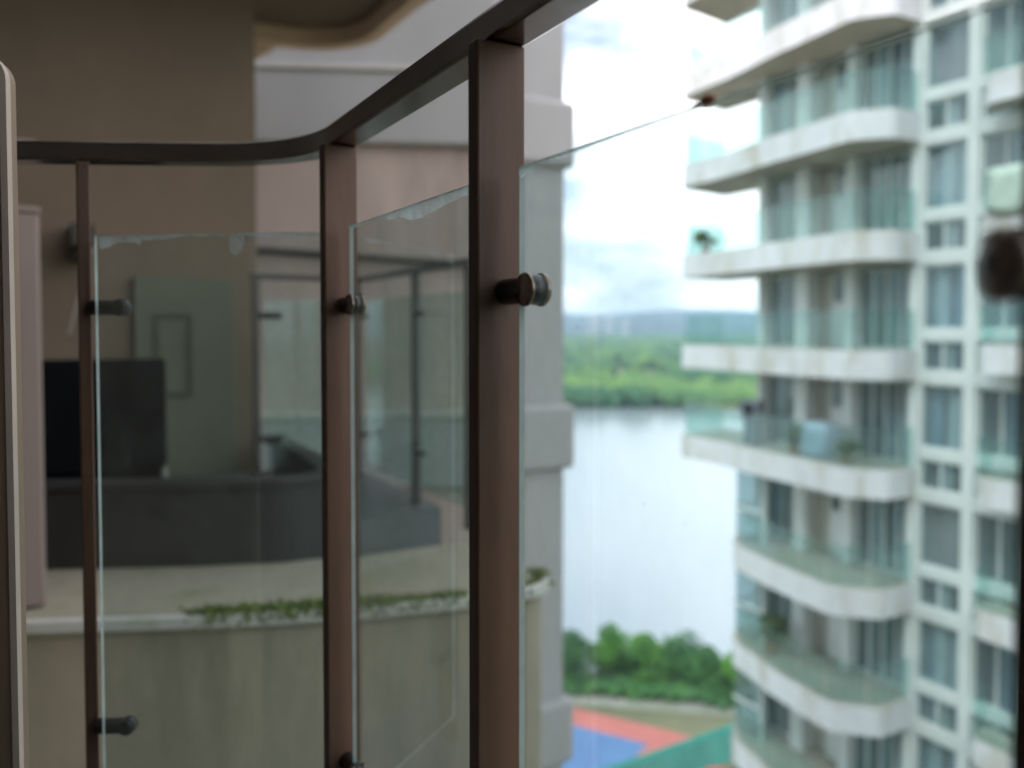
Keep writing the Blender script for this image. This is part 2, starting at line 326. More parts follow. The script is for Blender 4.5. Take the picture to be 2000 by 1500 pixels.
def ico(sub=1):
    bm = bmesh.new(); bmesh.ops.create_icosphere(bm, subdivisions=sub, radius=1)
    v = np.array([x.co[:] for x in bm.verts]); f = np.array([[x.index for x in q.verts] for q in bm.faces]); bm.free(); return v, f
IV, IF = ico(1); IV2, IF2 = ico(2)
def blobs(name, cen, rad, mat, parent=None, jit=0.28, V=IV, Fc=IF, flat=0.8):
    n = len(cen)
    v = V[None] * (1 + rng.normal(0, jit, (n, len(V), 1))) * rad[:, None, None] * np.array([1, 1, flat])
    v = (v + cen[:, None, :]).reshape(-1, 3)
    f = (Fc[None] + (np.arange(n) * len(V))[:, None, None]).reshape(-1, 3)
    me = bpy.data.meshes.new(name); me.vertices.add(len(v)); me.vertices.foreach_set('co', v.astype('f').ravel())
    me.loops.add(f.size); me.loops.foreach_set('vertex_index', f.astype('i').ravel())
    me.polygons.add(len(f)); me.polygons.foreach_set('loop_start', (np.arange(len(f)) * 3).astype('i'))
    me.update(calc_edges=True); me.validate()
    return link(name, me, mat, parent)
# the wood on the far bank reads as one mass
N = 9000
d = 475 + 2600 * rng.random(N) ** 1.7; l = (rng.random(N) - 0.5) * 2 * (d * 0.9 + 150)
keep = ~((d > 620) & (d < 900) & (l > .122 * d) & (l < .185 * d))
d, l = d[keep], l[keep]
h = 3.2 + (d - 475) * 0.0048 + rng.random(len(d)) * 3
r_ = 4.2 + rng.random(len(d)) * 4 + d * 0.0035
cen = np.stack([d * SX + l * SY, d * SY - l * SX, GZ + h], 1)
tag(blobs('far_bank_wood', cen, r_, 'forest'), 'dense green wood covering the far bank of the lake', 'wood', kind='stuff')
N = 700
l = (rng.random(N) - 0.5) * 900 + 80; d = 470 + rng.random(N) * 14 + 7 * np.sin(l * .045)
keep = (np.sin(l * .06) + 0.6 * np.sin(l * .023 + 1) > -0.1); d, l = d[keep], l[keep]
cen = np.stack([d * SX + l * SY, d * SY - l * SX, np.full(len(d), GZ + 1.2)], 1)
tag(blobs('shore_scrub', cen, 2.4 + rng.random(len(d)) * 2.2, 'shore'), 'pale yellow green scrub lining the far waterline', 'scrub', kind='stuff')
def ridge(name, dist, base, amp, sd, width, mat='hill'):
    r2 = np.random.default_rng(sd); xs = np.linspace(-width, width, 160)
    z = np.zeros_like(xs)
    for k in range(1, 9): z += np.sin(xs / width * k * 5.1 + r2.random() * 7) / k ** 1.1
    z = base + amp * (z - z.min()) / (z.max() - z.min())
    v = []; f = []
    for i, x in enumerate(xs):
        v += [far(dist - 500, x, GZ), far(dist - 160, x, GZ + (z[i] - GZ) * .62), far(dist, x, z[i]), far(dist + 700, x, GZ)]
        if i: a = 4 * (i - 1); b = 4 * i; f += [(a + k, b + k, b + k + 1, a + k + 1) for k in range(3)]
    o = MB().add(v, f).build(name, mat, smooth=True); tag(o, kind='structure')
ridge('hills', 4200, -5, 75, 5, 2200)
ridge('far_hills', 5600, 20, 120, 11, 4600)
# far housing blocks on the other side
for i, (dd, ll, w, hh, lab) in enumerate([(3300, 318, 26, 96, 'leftmost tiny pale high rise on the hazy skyline'), (3350, 352, 20, 112, 'tallest of the tiny pale high rises on the hazy skyline'),
                                          (3300, 392, 30, 100, 'broad tiny pale high rise right of the tallest skyline block'), (3400, 470, 24, 84, 'lone low tiny pale block on the hazy skyline')]):
    b = empty('distant_tower', far(dd, ll))
    c = far(dd, ll)
    mb = MB(); mb.obox(c[:2], (SY, -SX), w / 2, 9, GZ, GZ + hh); mb.build('tower_wall', 'city', b)
    MB().obox(c[:2], (SY, -SX), w / 4, 5, GZ + hh + .01, GZ + hh + 6).build('roof_block', 'city', b)
    for k in range(3):
        mb = MB()
        cc = far(dd - 9.3, ll + (k - 1) * w * .3)
        mb.obox(cc[:2], (SY, -SX), w * .09, .25, GZ + 8, GZ + hh - 4); mb.build('window_strip', 't_dark', b)
    tag(b, lab, 'high rise', 'far high rises across the lake')

# ------------------------------------------------ court, path, fence
cs = lambda pts, z: [far(*p, GZ + z) for p in pts]
pth = sheet('shore_path', cs([(99.8, -30), (100.2, 8), (96.6, 30), (95, 60), (92, 58), (93.4, 29), (97.2, 7), (96.6, -30)], .06), 'path')
sheet('court_surround', cs([(96.4, -8), (96.4, 7.0), (88.8, 20.8), (70, 15), (70, -10)], .04), 'court_r')
sheet('court_playing_area', cs([(92.0, -8), (92.0, 6.8), (87.6, 14.8), (78, 8.5), (76, -8)], .045), 'court_b')
sheet('court_line', cs([(90.9, -8), (90.9, 6.6), (90.8, 6.65), (90.8, -8)], .05), 'court_w')
fe = empty('windscreen_fence', far(75, 10))
p0, p1 = Vector(far(72.0, 3.0)), Vector(far(86.5, 27.0)); q = (p1 - p0); nseg = 9
for i in range(nseg):
    a = p0 + q * (i / nseg); b = p0 + q * ((i + 1) / nseg)
    u = (b - a).normalized(); c = (a + b) / 2
    MB().obox(c[:2], (u.x, u.y), (b - a).length / 2 - .06, .02, GZ + .1, GZ + 3.35).build('mesh_panel', 'mesh_g', fe)
    MB().obox(c[:2], (u.x, u.y), (b - a).length / 2 - .06, .025, GZ + 3.37, GZ + 4.0).build('top_band', 'mesh_g2', fe)
for i in range(nseg + 1):
    a = p0 + q * (i / nseg); MB().cyl((a.x, a.y, GZ), (a.x, a.y, GZ + 4.1), .05, n=8).build('post', 'mesh_g2', fe)
tag(fe, 'tall green mesh windscreen fence in front of the sports court', 'fence')
# canvas parasol below the fence
um = empty('red_parasol', far(76.4, 19.7))
c = far(76.4, 19.7)
v = [(c[0], c[1], GZ + 3.5)] + [(c[0] + 1.7 * math.cos(k * math.pi / 4), c[1] + 1.7 * math.sin(k * math.pi / 4), GZ + 2.75) for k in range(8)]
MB().add(v + [(a, b, z - .05) for a, b, z in v], [(0, 1 + k, 1 + (k + 1) % 8) for k in range(8)] + [(9, 10 + (k + 1) % 8, 10 + k) for k in range(8)] + [(1 + k, 10 + k, 10 + (k + 1) % 8, 1 + (k + 1) % 8) for k in range(8)]).build('canopy', 'red', um)
MB().cyl((c[0], c[1], GZ), (c[0], c[1], GZ + 3.4), .04, n=8).build('pole', 'pale_metal', um)
tag(um, 'faded red parasol standing below the green fence', 'parasol')
# ------------------------------------------------ near trees
def leaves(name, cen, rad, per, size, mat, parent):
    pts = []
    for c, r in zip(cen, rad):
        u = rng.normal(size=(per, 3)); u /= np.linalg.norm(u, axis=1)[:, None]
        u *= (r * (0.55 + 0.5 * rng.random(per)))[:, None]; u[:, 2] *= .8
        pts.append(u + c)
    p = np.concatenate(pts); n = len(p)
    a = rng.normal(size=(n, 3)); a /= np.linalg.norm(a, axis=1)[:, None]
    b = np.cross(a, rng.normal(size=(n, 3))); b /= np.linalg.norm(b, axis=1)[:, None]
    s = size * (0.6 + 0.8 * rng.random(n))[:, None]
    v = np.stack([p - a * s, p + b * s * .55, p + a * s, p - b * s * .55], 1).reshape(-1, 3)
    me = bpy.data.meshes.new(name); me.vertices.add(4 * n); me.vertices.foreach_set('co', v.astype('f').ravel())
    me.loops.add(4 * n); me.loops.foreach_set('vertex_index', np.arange(4 * n, dtype='i'))
    me.polygons.add(n); me.polygons.foreach_set('loop_start', (np.arange(n) * 4).astype('i')); me.update(calc_edges=True)
    o = link(name, me, mat, parent); o.matrix_parent_inverse = Matrix.Translation(parent_world(parent)).inverted()
    return o
def tree(d, l, ht, w, label, mat='leaf', low=.14, grp='trees along the near shore'):
    ht *= 1.0; w *= 1.12
    base = Vector(far(d, l)); t = empty('shore_tree', base)
    mb = MB(); mb.cyl(base, base + Vector((.1, .05, ht * .55)), .16, .09, n=8)
    for k in range(4):
        a = k * 1.7 + l; mb.cyl(base + Vector((.06, .03, ht * (.3 + .06 * k))), base + Vector((math.cos(a) * w * .3, math.sin(a) * w * .3, ht * (.55 + .07 * k))), .07, .03, n=6)
    mb.build('trunk', 'trunk', t)
    n = 13; cen = []; rad = []
    for k in range(n):
        a = rng.random() * 6.28; rr = w * .5 * math.sqrt(rng.random()) * .85; z = ht * (low + (.86 - low) * rng.random())
        cen.append((base.x + rr * math.cos(a), base.y + rr * math.sin(a), base.z + z)); rad.append(w * (.24 + .1 * rng.random()))
    cen.append((base.x, base.y, base.z + ht * .82)); rad.append(w * .26)
    leaves('crown', np.array(cen), np.array(rad), 280, .27, mat, t)
    tag(t, label, 'tree', grp)
tree(103.0, 7.6, 6.6, 5.8, 'shore tree just right of the grey neighbouring corner column', 'leaf2')
tree(104.0, 12.6, 7.4, 5.2, 'bright green shore tree with the tallest pointed crown', 'leaf')
tree(102.0, 16.6, 6.9, 5.0, 'bright shore tree second to the right of the grey column', 'leaf')
tree(101.5, 20.4, 6.0, 5.6, 'dark low shore tree midway between column and white tower', 'leaf2')
tree(100.0, 24.2, 5.8, 5.2, 'dark shore tree left of the tree touching the white tower', 'leaf2')
tree(98.6, 27.6, 5.8, 5.2, 'yellow green shore tree next to the white tower', 'leaf')
tree(98.0, 32.4, 6.0, 5.2, 'shore tree half hidden behind the white tower balconies', 'leaf2')
tree(106.5, 2.8, 7.4, 6.0, 'shore tree mostly hidden behind the grey neighbouring wall', 'leaf2')
# low hedge between path and trees, uncountable ground cover
N = 1100
tt = rng.random(N); d = 101.4 - 5.4 * tt ** 1.3 + rng.normal(0, .6, N); l = 2 + 33 * tt
cen = np.stack([d * SX + l * SY, d * SY - l * SX, GZ + .4 + rng.random(N) * .9], 1)
tag(blobs('shore_hedge', cen, .45 + rng.random(N) * .35, 'leaf2', jit=.35), 'low dark hedge running along the shore path', 'hedge', kind='stuff')

# ================================================================== white tower on the right
TW = empty('apartment_tower', (24, 12, GZ))
FX = 19.0      # facade plane facing us
F0, FH = -0.5, 2.95   # top of a balcony fascia, storey height
zt = lambda k: F0 - FH * k
def tp(mb, name, mat, parent=None, **k): return mb.build(name, mat, parent or TW, **k)
tp(MB().box(FX + .62, 31, 5, 18.28, GZ, 16), 'core_wall', 't_beige')
# vertical piers on the facade
for (y0, y1, x0, mt) in [(18.05, 18.30, FX - .02, 't_white'), (16.33, 16.79, FX - .1, 't_white'), (14.78, 15.11, FX - .08, 't_white'), (12.83, 13.14, FX - .10, 't_trim'), (11.40, 11.69, FX - .09, 't_trim'), (8.9, 9.15, FX - .09, 't_trim')]:
    tp(MB().box(x0, FX + .6, y0, y1, GZ, 15.8), 'pier', mt)
curts = ['t_curt', 't_curt2', 't_curt3', 't_curt4', 't_navy', 't_dark']
def window(y0, y1, z0, z1, x, scheme, frame='t_trim', nm=2, kids=True):
    """frame with mullions, room behind, curtains, glass"""
    w = empty('window', (0, 0, 0)); w.parent = TW; w.location = Vector((x, (y0 + y1) / 2, z0)) - TW.location
    mb = MB(); fw = .06
    mb.box(x - .02, x + .08, y0, y0 + fw, z0, z1); mb.box(x - .02, x + .08, y1 - fw, y1, z0, z1)
    mb.box(x - .017, x + .077, y0 + fw, y1 - fw, z0, z0 + fw); mb.box(x - .017, x + .077, y0 + fw, y1 - fw, z1 - fw, z1)
    for i in range(1, nm): yy = y0 + (y1 - y0) * i / nm; mb.box(x - .014, x + .074, yy - .025, yy + .025, z0 + fw, z1 - fw)
    tp(mb, 'frame', frame, w)
    for i in range(nm):
        a = y0 + (y1 - y0) * i / nm + .03; b = y0 + (y1 - y0) * (i + 1) / nm - .03
        tp(MB().box(x + .02, x + .03, a, b, z0 + .03, z1 - .03), 'pane', 't_glass', w)
    back, cur = scheme
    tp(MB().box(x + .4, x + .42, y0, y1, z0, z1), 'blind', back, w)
    for (a, b, c, *zz) in cur:
        lo, hi = (zz + [0, 1])[:2] if zz else (0, 1)
        ya, yb = y0 + (y1 - y0) * a, y0 + (y1 - y0) * b; za, zb = z0 + (z1 - z0) * lo, z0 + (z1 - z0) * hi
        n = max(4, int((yb - ya) / .09)); pts = [(x + .2 + .03 * (k % 2), ya + (yb - ya) * k / n) for k in range(n + 1)]
        v = [(px, py, za) for px, py in pts] + [(px, py, zb) for px, py in pts]
        m2 = MB().add(v, [(k, k + 1, n + 2 + k, n + 1 + k) for k in range(n)]); tp(m2, 'curtain', c, w)
    return w
def fillet_poly(pts, rads):
    o = []
    for i in range(len(pts)):
        if rads[i] > 0: o += arc(pts[i - 1], pts[i], pts[(i + 1) % len(pts)], rads[i], 6)
        else: o.append(pts[i])
    return o
WIDE = fillet_poly([(FX + .6, 12.86), (17.9, 12.90), (17.25, 13.6), (17.62, 16.6), (18.02, 18.7), (18.15, 21.0), (20.6, 21.4), (20.6, 18.3), (FX + .6, 18.3)], [0, .35, .6, 2.0, 1.2, .5, 0, 0, 0])
SLIM = fillet_poly([(FX + .6, 12.86), (17.7, 12.90), (16.85, 13.8), (17.2, 15.9), (17.78, 18.0), (18.6, 18.75), (FX + .9, 18.5), (FX + .6, 18.3)], [0, .35, .6, 1.2, .35, .3, 0, 0])
def inset(poly, d):
    n = len(poly); o = []
    for i in range(n):
        a, b, c = Vector(poly[i - 1]), Vector(poly[i]), Vector(poly[(i + 1) % n])
        t = ((b - a).normalized() + (c - b).normalized())
        t = t.normalized() if t.length > 1e-6 else (c - b).normalized()
        o.append((b.x - t.y * d, b.y + t.x * d))
    return o
def area(p): return sum(p[i][0] * p[(i + 1) % len(p)][1] - p[(i + 1) % len(p)][0] * p[i][1] for i in range(len(p)))
for k in range(-4, 5):
    z1 = zt(k); z0 = z1 - .73
    poly = WIDE if k <= 1 else SLIM
    if area(poly) < 0: poly = poly[::-1]
    b = empty('balcony'); b.parent = TW; b.location = Vector((17.5, 15.5, z0)) - TW.location
    if k in (1, 2): b['label'] = 'stained white balcony with rusty drips' if k == 2 else 'white balcony with moss stains on its tip'
    tp(MB().prism(poly, z0, z1, 0, 1, 1), 'slab', ['t_fascia', 't_soffit'], b)
    # glass balustrade, one pane after another along the rim
    ins = inset(poly, .12)
    run = [p for p in ins if p[0] < FX + (1.3 if k <= 1 else .2)]
    # order starts at the right end
    i0 = min(range(len(ins)), key=lambda i: (ins[i][1] - 12.9) ** 2 + (ins[i][0] - (FX + .5)) ** 2)
    seq = [ins[(i0 - j) % len(ins)] for j in range(len(ins))]
    if abs(seq[1][1] - 12.9) > 1: seq = [ins[(i0 + j) % len(ins)] for j in range(len(ins))]
    path = []
    for p in seq:
        path.append(p)
        if k <= 1 and p[0] > 20.2 and p[1] > 20: break
        if k > 1 and p[1] > 17.6: break
    cum = [0]
    for a, c2 in zip(path, path[1:]): cum.append(cum[-1] + math.dist(a, c2))
    def along(s):
        for i in range(len(cum) - 1):
            if s <= cum[i + 1] + 1e-9:
                t_ = (s - cum[i]) / max(cum[i + 1] - cum[i], 1e-9); return (path[i][0] + (path[i + 1][0] - path[i][0]) * t_, path[i][1] + (path[i + 1][1] - path[i][1]) * t_)
        return path[-1]
    npan = max(6, round(cum[-1] / 1.05)); L = cum[-1]
    for j in range(npan):
        s0, s1 = L * j / npan + .03, L * (j + 1) / npan - .03
        pp = [along(s0 + (s1 - s0) * q / 4) for q in range(5)]
        tp(sweep(pp, .015, z1 + .03, z1 + 1.0), 'glass_panel', 't_balu', b)
    tp(sweep([along(L * q / 40) for q in range(41)], .05, z1 + 1.0, z1 + 1.02), 'top_rail', 't_balu', b)
    # bay behind the balcony
    zb, ztp = z1 + .02, z1 + 2.14
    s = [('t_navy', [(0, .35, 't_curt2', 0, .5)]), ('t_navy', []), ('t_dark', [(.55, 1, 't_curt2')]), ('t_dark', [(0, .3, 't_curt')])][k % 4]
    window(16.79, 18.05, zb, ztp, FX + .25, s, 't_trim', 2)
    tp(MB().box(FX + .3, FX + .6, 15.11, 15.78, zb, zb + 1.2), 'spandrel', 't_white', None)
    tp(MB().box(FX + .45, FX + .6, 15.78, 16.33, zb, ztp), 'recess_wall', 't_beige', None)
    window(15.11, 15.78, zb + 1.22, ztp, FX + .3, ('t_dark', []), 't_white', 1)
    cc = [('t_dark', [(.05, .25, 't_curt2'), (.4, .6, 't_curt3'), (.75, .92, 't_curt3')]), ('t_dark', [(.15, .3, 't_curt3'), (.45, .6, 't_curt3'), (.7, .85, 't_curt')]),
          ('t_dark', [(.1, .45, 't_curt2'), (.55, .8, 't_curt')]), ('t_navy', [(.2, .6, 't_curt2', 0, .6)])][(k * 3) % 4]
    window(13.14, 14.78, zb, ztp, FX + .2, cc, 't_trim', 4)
    if k >= 2 or k == 1:
        pass
    # flat facade to the right: long window, small window
    zc = -1.18 - FH * k
    tp(MB().box(FX - .06, FX + .6, 11.69, 12.83, zc - .15, zc + .15), 'spandrel', 't_trim')
    tp(MB().box(FX - .06, FX + .6, 11.69, 12.83, zc + .92, zc + 1.18), 'spandrel', 't_trim')
    window(11.69, 12.83, zc + .15, zc + .92, FX + .02, ('t_curt2' if k % 3 == 0 else 't_dark', [(.35, .68, 't_curt')]), 't_trim', 2)
    sch = [('t_curt2', [(.1, .5, 't_curt'), (.6, .9, 't_curt2')]), ('t_curt4', [(.2, .5, 't_curt4')]), ('t_curt2', [(0, .3, 't_curt'), (.4, .7, 't_curt')]), ('t_curt2', [(0, .3, 't_curt2'), (.5, .8, 't_curt')])][(k + 4) % 4]
    window(11.69, 12.83, zc + 1.18 - FH, zc - .15, FX + .02, sch, 't_trim', 1)
    # next strip: windows and a small curved balcony box
    tp(MB().box(FX - .06, FX + .6, 9.15, 11.40, zc - .16, zc + .16), 'spandrel', 't_trim')
    tp(MB().box(FX - .06, FX + .6, 9.15, 11.40, zc + .92, zc + 1.18), 'spandrel', 't_trim')
    window(9.15, 11.40, zc + .16, zc + .92, FX + .05, ('t_dark', [(.7, .9, 't_curt2')]), 't_trim', 4)
    window(9.15, 11.40, zc + 1.18 - FH, zc - .16, FX + .05, [('t_navy', [(.5, .75, 't_curt2')]), ('t_dark', [(.2, .6, 't_curt')])][k % 2], 't_trim', 4)
    b2 = empty('small_balcony'); b2.parent = TW; b2.location = Vector((FX - .6, 10, zc)) - TW.location
    pl = fillet_poly([(FX - .25, 8.9), (FX - 1.1, 9.0), (FX - 1.1, 10.75), (FX - .25, 10.95)], [0, .3, .4, 0])
    tp(MB().prism(pl, zc + .22, zc + .86, 0, 1, 1), 'slab', ['t_fascia', 't_soffit'], b2)
    for (a, c2) in (((FX - 1.06, 9.1), (FX - 1.06, 9.9)), ((FX - 1.06, 9.94), (FX - 1.06, 10.68)), ((FX - 1.02, 10.76), (FX - .3, 10.86))):
        tp(sweep([a, c2], .015, zc + .88, zc + 1.75), 'glass_panel', 't_balu', b2)
    if k >= 2 or k == 1:   # glazed sun room under the left end
        zz0, zz1 = zt(k + 1) + .02 if k < 4 else z0 - 2.1, z0 - .01
        g = empty('sun_room'); g.parent = TW; g.location = Vector((18.7, 17.9, zz0)) - TW.location
        pr = [(18.25, 17.3), (18.25, 18.35), (FX + .6, 18.45)]
        for q_ in range(2):
            a, c2 = pr[q_], pr[q_ + 1]
            for e in range(2):
                aa = (a[0] + (c2[0] - a[0]) * e / 2, a[1] + (c2[1] - a[1]) * e / 2); bb = (a[0] + (c2[0] - a[0]) * (e + 1) / 2, a[1] + (c2[1] - a[1]) * (e + 1) / 2)
                tp(sweep([aa, bb], .02, zz0, zz1), 'pane', 't_glass', g)
        tp(sweep([(18.22, 17.3), (18.22, 18.38), (FX + .6, 18.48)], .06, zz0 + .95, zz0 + 1.02), 'transom', 't_trim', g)
        tp(MB().box(18.4, 18.42, 17.3, 18.2, zz0 + .5, zz0 + .95), 'blind', 't_curt', g)
        tp(MB().box(18.22, 18.30, 17.22, 17.3, zz0, zz1), 'pier', 't_trim', g)
    # rust drips on a few fascias
tag(TW, 'white apartment tower with stacked curved balconies and green glass', 'tower')

# things out on the balconies
def pot_plant(x, y, z, s, label, tall=1.0):
    t = empty('potted_plant', (x, y, z))
    MB().cyl((x, y, z), (x, y, z + .28 * s), .12 * s, .17 * s, n=12).build('pot', 'pot', t)
    cen = np.array([(x + rng.normal(0, .12) * s, y + rng.normal(0, .12) * s, z + (.4 + .35 * tall * rng.random()) * s) for _ in range(6)])
    leaves('foliage', cen, np.full(6, .2 * s), 40, .09 * s, 'leafpot', t)
    tag(t, label, 'potted plant', 'plants on the tower balconies')
for x, y, k, s, lab, tl in [(18.35, 19.9, -1, .9, 'potted plant on the tip of the second highest white balcony', .8),
                        (17.95, 15.9, 1, 1.0, 'bushy plant left of the pale blue bundle on tower balcony', .9), (17.85, 14.1, 1, 0.9, 'bushy plant right of the pale blue bundle on tower balcony', .9),
                        (18.0, 16.7, 3, 1.3, 'green plant in corner of the second lowest balcony', 1.2)]:
    pot_plant(x, y, zt(k) + .01, s, lab, tl)
def bundle(name, x0, x1, y0, y1, z0, z1, mat, label, cat):
    bm = bmesh.new(); bmesh.ops.create_cube(bm, size=1); bmesh.ops.subdivide_edges(bm, edges=bm.edges[:], cuts=4, use_grid_fill=True)
    for v in bm.verts:
        n_ = Vector((math.sin(v.co.y * 9 + v.co.z * 5), math.sin(v.co.x * 8 + v.co.z * 7), math.sin(v.co.x * 7 + v.co.y * 6))) * .05
        v.co = v.co * (1 - .12 * max(0, v.co.length - .55)) + n_
        v.co = Vector(((x0 + x1) / 2 + v.co.x * (x1 - x0), (y0 + y1) / 2 + v.co.y * (y1 - y0), max(z0, (z0 + z1) / 2 + v.co.z * (z1 - z0))))
    me = bpy.data.meshes.new(name); bm.to_mesh(me); bm.free(); me.polygons.foreach_set('use_smooth', [True] * len(me.polygons))
    return tag(link(name, me, mat), label, cat)
bundle('covered_bundle', 17.8, 18.35, 14.7, 15.5, zt(1) + .01, zt(1) + .95, 'cloth_b', 'pale blue covered bundle behind glass on tower balcony', 'bundle')
bundle('hung_cloth', FX - 1.25, FX - 1.14, 9.3, 10.5, -1.18 + FH + .75, -1.18 + FH + 1.7, 'cloth_g', 'light green cloth hung over small balcony above the knob', 'cloth')
bundle('hung_sheet', FX - 1.25, FX - 1.14, 9.4, 10.6, -1.18 - 4 * FH + 1.0, -1.18 - 4 * FH + 2.0, 'cloth_b', 'pale blue sheet hung on small balcony near dark post', 'sheet')
sp = empty('air_conditioner', (18.2, 18.1, zt(1)))
MB().box(18.15, 18.5, 17.5, 18.15, zt(1) + .75, zt(1) + 1.35).build('casing', 't_navy', sp, bevel=.03)
MB().cyl((18.14, 17.8, zt(1) + 1.05), (18.12, 17.8, zt(1) + 1.05), .22, n=20).build('fan_grille', 'black', sp)
MB().box(18.2, 18.45, 17.6, 18.05, zt(1) + .01, zt(1) + .745).build('stand', 't_navy', sp)
tag(sp, 'dark navy air conditioner unit at corner of tower balcony', 'air conditioner')

# ================================================================== neighbouring wing of our own building
wg = empty('neighbour_wing', (3, 8, GZ))
PA = [(1.1, 7.62), (3.48, 6.52), (3.7, 8.2), (1.1, 8.2)]      # angled part
MB().prism(PA, GZ, 1.63).build('lower_wall', 'pink_wall', wg)
MB().prism([(1.1, 7.615), (3.485, 6.515), (3.7, 8.2), (1.1, 8.2)], 1.64, 14).build('upper_wall', 'grey_wall', wg)
MB().box(3.30, 4.545, 7.0, 12, GZ, 14).build('corner_column', 'grey_wall', wg)
for k in range(-3, 3):
    zb = 2.31 + 3.04 * k
    MB().prism([(1.0, 7.58), (3.50, 6.42), (3.8, 8.1), (1.0, 8.1)], zb - .68, zb - .05).build('floor_band', 'grey_wall', wg, bevel=.03, seg=3)
    MB().prism([(1.0, 7.555), (3.505, 6.392), (3.8, 8.1), (1.0, 8.1)], zb - .0495, zb).build('lit_band_lip', 'lit_edge_paint', wg, bevel=.01)  # pale strip painted as the band's lit top edge
    MB().box(3.55, 4.65, 6.92, 12, zb - .68, zb - .02).build('column_band', 'grey_wall', wg, bevel=.06, seg=3)
MB().cyl((1.3, 7.49, .72), (3.4, 6.52, .58), .028, n=10).build('reflected_line_rod', 'rail_dark', wg)  # rod added to stand in for a dark reflected line in the panes
tag(wg, 'grey and pink neighbouring wing with floor bands and corner column', 'building')

# brown recess wall, its door and trim
bw = empty('brown_wall', (0, 5.3, -1))
MB().box(-2.4, 1.12, 5.2, 5.45, -3, 2.2).build('wall', 'brown_wall', bw)
dr = MB().box(.42, .98, 5.15, 5.198, -.87, .31).build('door', 'olive', bw, bevel=.006)
MB().box(.53, .555, 5.13, 5.149, -.38, .10).build('door_trim', 'olive_dark', dr); MB().box(.71, .735, 5.13, 5.149, -.38, .10).build('door_trim', 'olive_dark', dr)
MB().box(.556, .709, 5.13, 5.149, .08, .10).build('door_trim', 'olive_dark', dr); MB().box(.556, .709, 5.13, 5.149, -.38, -.36).build('door_trim', 'olive_dark', dr)
MB().box(-.95, -.05, 5.12, 5.198, .98, 1.02).build('wall_trim', 'pink_wall', bw)
tag(bw, 'tall dark brown wall shading the recess behind the railing', 'wall')

# slab over the neighbour's balcony
us = empty('upper_slab', (0, 5, 2.2))
outl = [(-2.5, 3.7)] + [(1.6, 3.7)] + arc((1.6, 3.7), (2.34, 4.2), (2.2, 5.2), .5, 8) + arc((2.3, 4.6), (2.14, 6.2), (1.0, 6.55), .75, 12) + [(1.44, 6.45), (1.44, 6.9), (-2.5, 6.9)]
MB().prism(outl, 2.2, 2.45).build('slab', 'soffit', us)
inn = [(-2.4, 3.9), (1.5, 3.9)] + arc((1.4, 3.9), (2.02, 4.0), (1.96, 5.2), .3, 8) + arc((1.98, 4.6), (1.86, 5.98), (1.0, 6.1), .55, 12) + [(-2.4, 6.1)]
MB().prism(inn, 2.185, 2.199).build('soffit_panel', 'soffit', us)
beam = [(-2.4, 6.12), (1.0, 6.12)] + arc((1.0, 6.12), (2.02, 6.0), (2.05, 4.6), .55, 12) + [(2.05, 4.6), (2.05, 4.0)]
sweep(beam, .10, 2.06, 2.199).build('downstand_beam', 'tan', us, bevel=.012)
MB().add([(1.10, 6.06, 2.06), (1.47, 6.06, 2.06), (1.10, 6.06, 1.78), (1.10, 6.16, 2.06), (1.47, 6.16, 2.06), (1.10, 6.16, 1.78)], [(0, 2, 1), (3, 4, 5), (0, 1, 4, 3), (1, 2, 5, 4), (2, 0, 3, 5)]).build('gusset', 'tan', us)
tag(us, 'brown curved balcony soffit with tan border overhead', 'balcony slab')

# neighbour's ledge, with its mossy rounded end
lg = empty('mossy_ledge', (0.8, 3.2, -1.04))
near = [(-2.4, 4.28), (-.12, 3.40), (.55, 3.10), (1.0, 2.95), (1.36, 2.86)]
end = arc((1.0, 2.95), (1.82, 2.80), (1.79, 3.6), .16, 8)
farp = [(1.78, 3.60), (1.2, 3.62), (.56, 3.80), (0, 4.06), (-2.4, 5.0)]
outline = near + end + farp
MB().prism(outline, -1.11, -1.04).build('coping', 'ledge_top', lg, bevel=.012)
def off(pl, d):
    o = []
    for i in range(len(pl)):
        a = Vector(pl[max(i - 1, 0)]); b = Vector(pl[min(i + 1, len(pl) - 1)]); t_ = (b - a).normalized(); o.append((pl[i][0] + t_.y * d, pl[i][1] - t_.x * d))
    return o
edge = near + end
sweep(off(edge, .012), .03, -1.085, -1.035).build('lit_lip', 'lit_edge_paint', lg, bevel=.008)  # pale strip painted as the ledge's lit front edge
wallpl = off(edge, -.008) + [(1.765, 3.55), (1.2, 3.6), (-2.4, 4.95)]
MB().prism(wallpl, -6.2, -1.111).build('ledge_wall', 'stain_wall', lg)
tag(lg, 'stained concrete ledge with curved end beyond the glass panes', 'ledge')
pts = []
def moss_run(path, n, sp, zoff, lo, hi):
    for _ in range(n):
        s_ = lo + (hi - lo) * rng.random(); i = min(int(s_ * (len(path) - 1)), len(path) - 2); f_ = s_ * (len(path) - 1) - i
        x = path[i][0] + (path[i + 1][0] - path[i][0]) * f_; y = path[i][1] + (path[i + 1][1] - path[i][1]) * f_
        pts.append((x + rng.normal(0, sp), y + rng.normal(0, sp) + .012, zoff + rng.normal(0, .012)))
for lo_, hi_, n_ in ((0, .12, 120), (.12, .45, 900), (.45, .7, 1300), (.7, 1, 1000)):
    moss_run([(.42, 3.142), (.6, 3.068), (1.0, 2.935), (1.4, 2.838)], n_, .012, -1.048, lo_, hi_)
moss_run([(.46, 3.125), (.6, 3.068), (1.0, 2.935), (1.4, 2.838)], 5200, .0065, -1.043, 0, 1)
moss_run([(.60, 3.075), (1.10, 2.915)], 2200, .013, -1.038, 0, 1)
moss_run(end, 500, .016, -1.05, .2, 1)
cen = np.array(pts)
